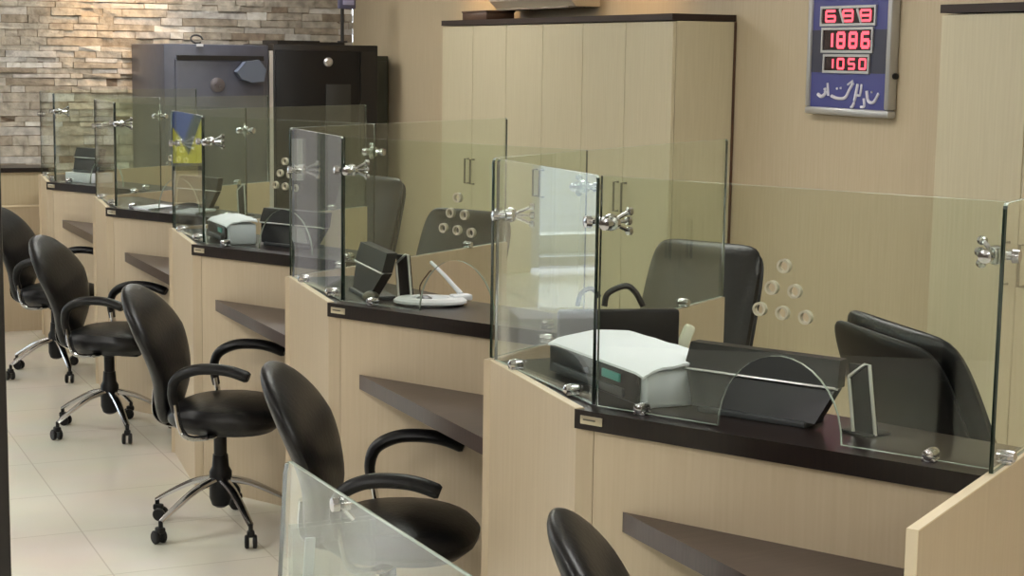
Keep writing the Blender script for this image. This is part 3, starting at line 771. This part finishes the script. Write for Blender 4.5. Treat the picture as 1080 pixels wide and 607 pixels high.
def tablet(label, loc, rz):
    t = thing('card_stand', label, 'stand', loc, rz, 'silver-framed stands on the counters')
    R = Matrix.Rotation(rad(-10), 3, 'X')
    w, h = .050, .15
    bm = BM(); vs = box(bm, (0, 0, h / 2 + .004), (w, .008, h), bev=.001); bmesh.ops.transform(bm, matrix=Matrix.Shear('XY', 4, (0, 0)), verts=vs)
    for v in vs: v.co.x += (v.co.z - h / 2) * -.22; v.co.y += v.co.z * .12 + (.35 * v.co.x)
    obj('dark_card', bm, M['plasticg'], t)
    def q(x, z): x2 = x + (z - h / 2) * -.22; return (x2, z * .12 + .35 * x2 - .006, z)
    bm = BM(); tube(bm, [q(-w / 2, .003), q(-w / 2, h - .03), q(-w / 2 + .0, h - .025), q(w / 2 - .01, h + .006), q(w / 2, h + .006), q(w / 2, .003)], .0042, 8); obj('wire_frame', bm, M['silver'], t)
    bm = BM(); box(bm, (0, .02, .003), (.085, .07, .006), bev=.001); obj('base', bm, M['plastic'], t)
    return t
tablet('small dark card in a silver frame at the right of the nearest counter', at(1, .635, .19), FA + rad(-20))
tablet('small dark card in a silver frame beside the white pen stand', at(2, .155, .20), FA + rad(-16))
tablet('small dark card in a silver frame on the fourth counter', at(4, .80, .2), FA + rad(-20))

t = thing('pen_stand', 'white oval pen stand with a leaning white pen', 'pen stand', at(2, .275, .20), FA + rad(35))
bm = BM(); lathe(bm, [(.01, 0), (.085, 0), (.098, .008), (.098, .016), (.088, .024), (.052, .024), (.047, .012), (.01, .012)], seg=36)
for v in bm.verts: v.co.x *= 1.25; v.co.y *= .8
obj('tray', bm, M['white'], t)
bm = BM(); lathe(bm, [(.008, .010), (.026, .010), (.026, .022), (.012, .03)], (-.02, 0, 0), seg=20); obj('inner_cup', bm, M['darkg'], t)
bm = BM(); box(bm, (.10, .03, .022), (.07, .045, .02), rot=RZ(.5), bev=.006); obj('holder', bm, M['white'], t)
bm = BM(); tube(bm, [(.10, .045, .03), (.04, .10, .085), (-.01, .14, .125)], [.009, .007, .006], 10); obj('pen', bm, M['white'], t)
bm = BM(); tube(bm, smooth_path([(-.03, 0, .02), (-.035, .01, .06), (-.01, .02, .10), (.0, .03, .11)], 5), .0025, 8); obj('cord', bm, M['brown'], t)
t = thing('stone_paperweight', 'small rounded grey paperweight near the left end of the counter', 'paperweight', at(2, .10, .10))
bm = BM(); bmesh.ops.create_icosphere(bm, subdivisions=3, radius=.024)
for v in bm.verts: v.co.x *= 1.2; v.co.z = v.co.z * .8 + .019; v.co += Vector((random.uniform(-.001, .001),) * 3)
obj('paperweight', bm, M['handle'], t)

# monitor and phone on the desk behind the printer
t = thing('computer_monitor', 'black computer monitor seen from behind, back of the printer', 'monitor', (2.33, 4.28, .78), rad(-17))
bm = BM(); box(bm, (0, 0, .215), (.36, .03, .26), bev=.01); obj('screen_back', bm, M['plastic'], t)
bm = BM(); box(bm, (0, .03, .12), (.05, .03, .22), bev=.005); box(bm, (0, .02, .008), (.2, .10, .016), bev=.004); obj('stand', bm, M['plastic'], t)
t = thing('cable_loop', 'thick black looped cable arching over the monitor', 'cable', (2.36, 4.30, 1.127), rad(-17))
bm = BM(); tube(bm, smooth_path([(-.06, 0, .003), (-.05, 0, .04), (0, 0, .062), (.03, .0, .045), (.055, 0, .003)], 6), .009, 8)
tube(bm, smooth_path([(-.14, 0, .003), (-.13, 0, .04), (-.10, 0, .055), (-.075, 0, .03)], 5), .007, 8)
obj('loop', bm, M['cord'], t)
t = thing('desk_phone', 'white desk phone with upright handset behind the printer', 'phone', (2.55, 4.38, .78), rad(-20))
bm = BM(); box(bm, (0, 0, .03), (.16, .12, .06), bev=.01); obj('body', bm, M['white'], t)
bm = BM(); box(bm, (.03, .0, .16), (.036, .03, .24), rot=Matrix.Rotation(rad(22), 3, 'Y'), bev=.012); obj('handset', bm, pmat('pale_handset', (.75, .76, .62), .4), t)

def sheet(label, loc, rz, w=.15, h=.21):
    t = thing('paper_sheet', label, 'paper', loc, rz, 'papers on the fourth counter')
    bm = BM(); box(bm, (0, 0, .004), (w, h, .008)); box(bm, (.01, .006, .0095), (w * .96, h * .96, .003), rot=RZ(.12)); obj('sheets', bm, M['paper'], t, smooth=False)
    return t
sheet('stack of white papers at the left of the fourth counter', at(4, .20, .15), FA)
sheet('white papers lying toward the right of the fourth counter', at(4, .50, .15), FA + .3)
# staff desk extras seen through the glass of the second station
t = thing('document_tray', 'pale document tray on the staff desk behind the tilted black unit', 'tray', (2.62, 6.05 + .1, .78), rad(33))
t.location = (2.25, 5.95, .78)

bm = BM(); box(bm, (0, 0, .05), (.34, .24, .1), bev=.006); obj('body', bm, M['greyw'], t)
bm = BM(); box(bm, (0, 0, .103), (.30, .21, .008)); obj('papers', bm, M['paper'], t, smooth=False)
t.location = (2.72, 6.35, .78) ; t.location = (2.30, 5.93, .78)

# ------------------------------------------------------------------ foreground: black post and low glass barrier
t = thing('door_post', 'tall black post at the left edge of the picture', 'post', (.323, 2.5, Z0))
bm = BM(); box(bm, (0, 0, 1.5), (.05, .05, 3.0), bev=.004); obj('upright', bm, M['frame'], t)
bm = BM(); box(bm, (0, 0, .01), (.10, .10, .02), bev=.003); obj('base_plate', bm, M['frame'], t)

t = thing('glass_barrier', 'low free-standing glass barrier in front of the second swivel chair', 'glass barrier', (1.06, 3.40, Z0))
def barrier():
    P = Vector((0, 0, 0)); d = Vector((.04, -1, 0)).normalized(); n = Vector((1, .04, 0)).normalized()
    out = [(0.0, 1.025), (-.02, 1.015), (-.03, .995), (-.07, .74), (-.07, .03), (1.5, .03), (1.5, 1.028)]
    pane('side_pane', P, d, n, out, [], .010, t)
barrier()
bm = BM(); box(bm, (.02, -.7, .025), (.06, 1.5, .05), bev=.005); obj('floor_channel', bm, M['silver'], t)
bm = BM(); lathe(bm, [(.004, -.02), (.014, -.018), (.014, -.004), (.008, 0), (.014, .004), (.014, .018), (.004, .02)], (.01, -.30, 1.005), (1, 0, 0), 16)
tube(bm, [(.01, -.30, 1.005), (.04, -.29, .97)], .006, 8); obj('pane_clamp', bm, M['chrome'], t)
bm = BM(); y = .03
for dy in (0, .03): box(bm, (.105, y + dy - .015, .80), (.19, .003, .145))
hd = obj('leaflet_holder', bm, M['acrylic'], t, smooth=False); hd['label'] = 'clear acrylic leaflet holder'
bm = BM(); tube(bm, [(.01, y, .727), (.20, y, .727)], .006, 8); obj('bottom_rail', bm, M['chrome'], hd)
bm = BM(); box(bm, (.052, y, .80), (.022, .006, .085), rot=Matrix.Rotation(rad(4), 3, 'Y')); obj('leaflet', bm, M['paper'], hd, smooth=False)

# ------------------------------------------------------------------ world, camera, view
w = bpy.data.worlds.new('World'); SC.world = w; w.use_nodes = True
bg = w.node_tree.nodes['Background']; bg.inputs[0].default_value = (.80, .88, 1., 1); bg.inputs[1].default_value = 2.6

cam = bpy.data.cameras.new('camera'); co = bpy.data.objects.new('camera', cam); COL.objects.link(co)
Rv = Vector((.9078, -.4192, .0143)); Uv = Vector((.0444, .1299, .9905)); Fv = Vector((.4170, .8986, -.1365))
m = Matrix((( Rv.x, Uv.x, -Fv.x, 0), (Rv.y, Uv.y, -Fv.y, 0), (Rv.z, Uv.z, -Fv.z, 1.8525), (0, 0, 0, 1)))
co.matrix_world = m
cam.sensor_width = 36; cam.lens = 1781. / 1080 * 36; cam.clip_start = .05
SC.camera = co
SC.view_settings.view_transform = 'Standard'; SC.view_settings.look = 'None'; SC.view_settings.gamma = 1; SC.view_settings.use_curve_mapping = False
SC.view_settings.exposure = 0.9
SC.cycles.max_bounces = 10; SC.cycles.transparent_max_bounces = 40; SC.cycles.use_denoising = True
SC.cycles.sample_clamp_indirect = 6; SC.cycles.caustics_reflective = False; SC.cycles.caustics_refractive = False
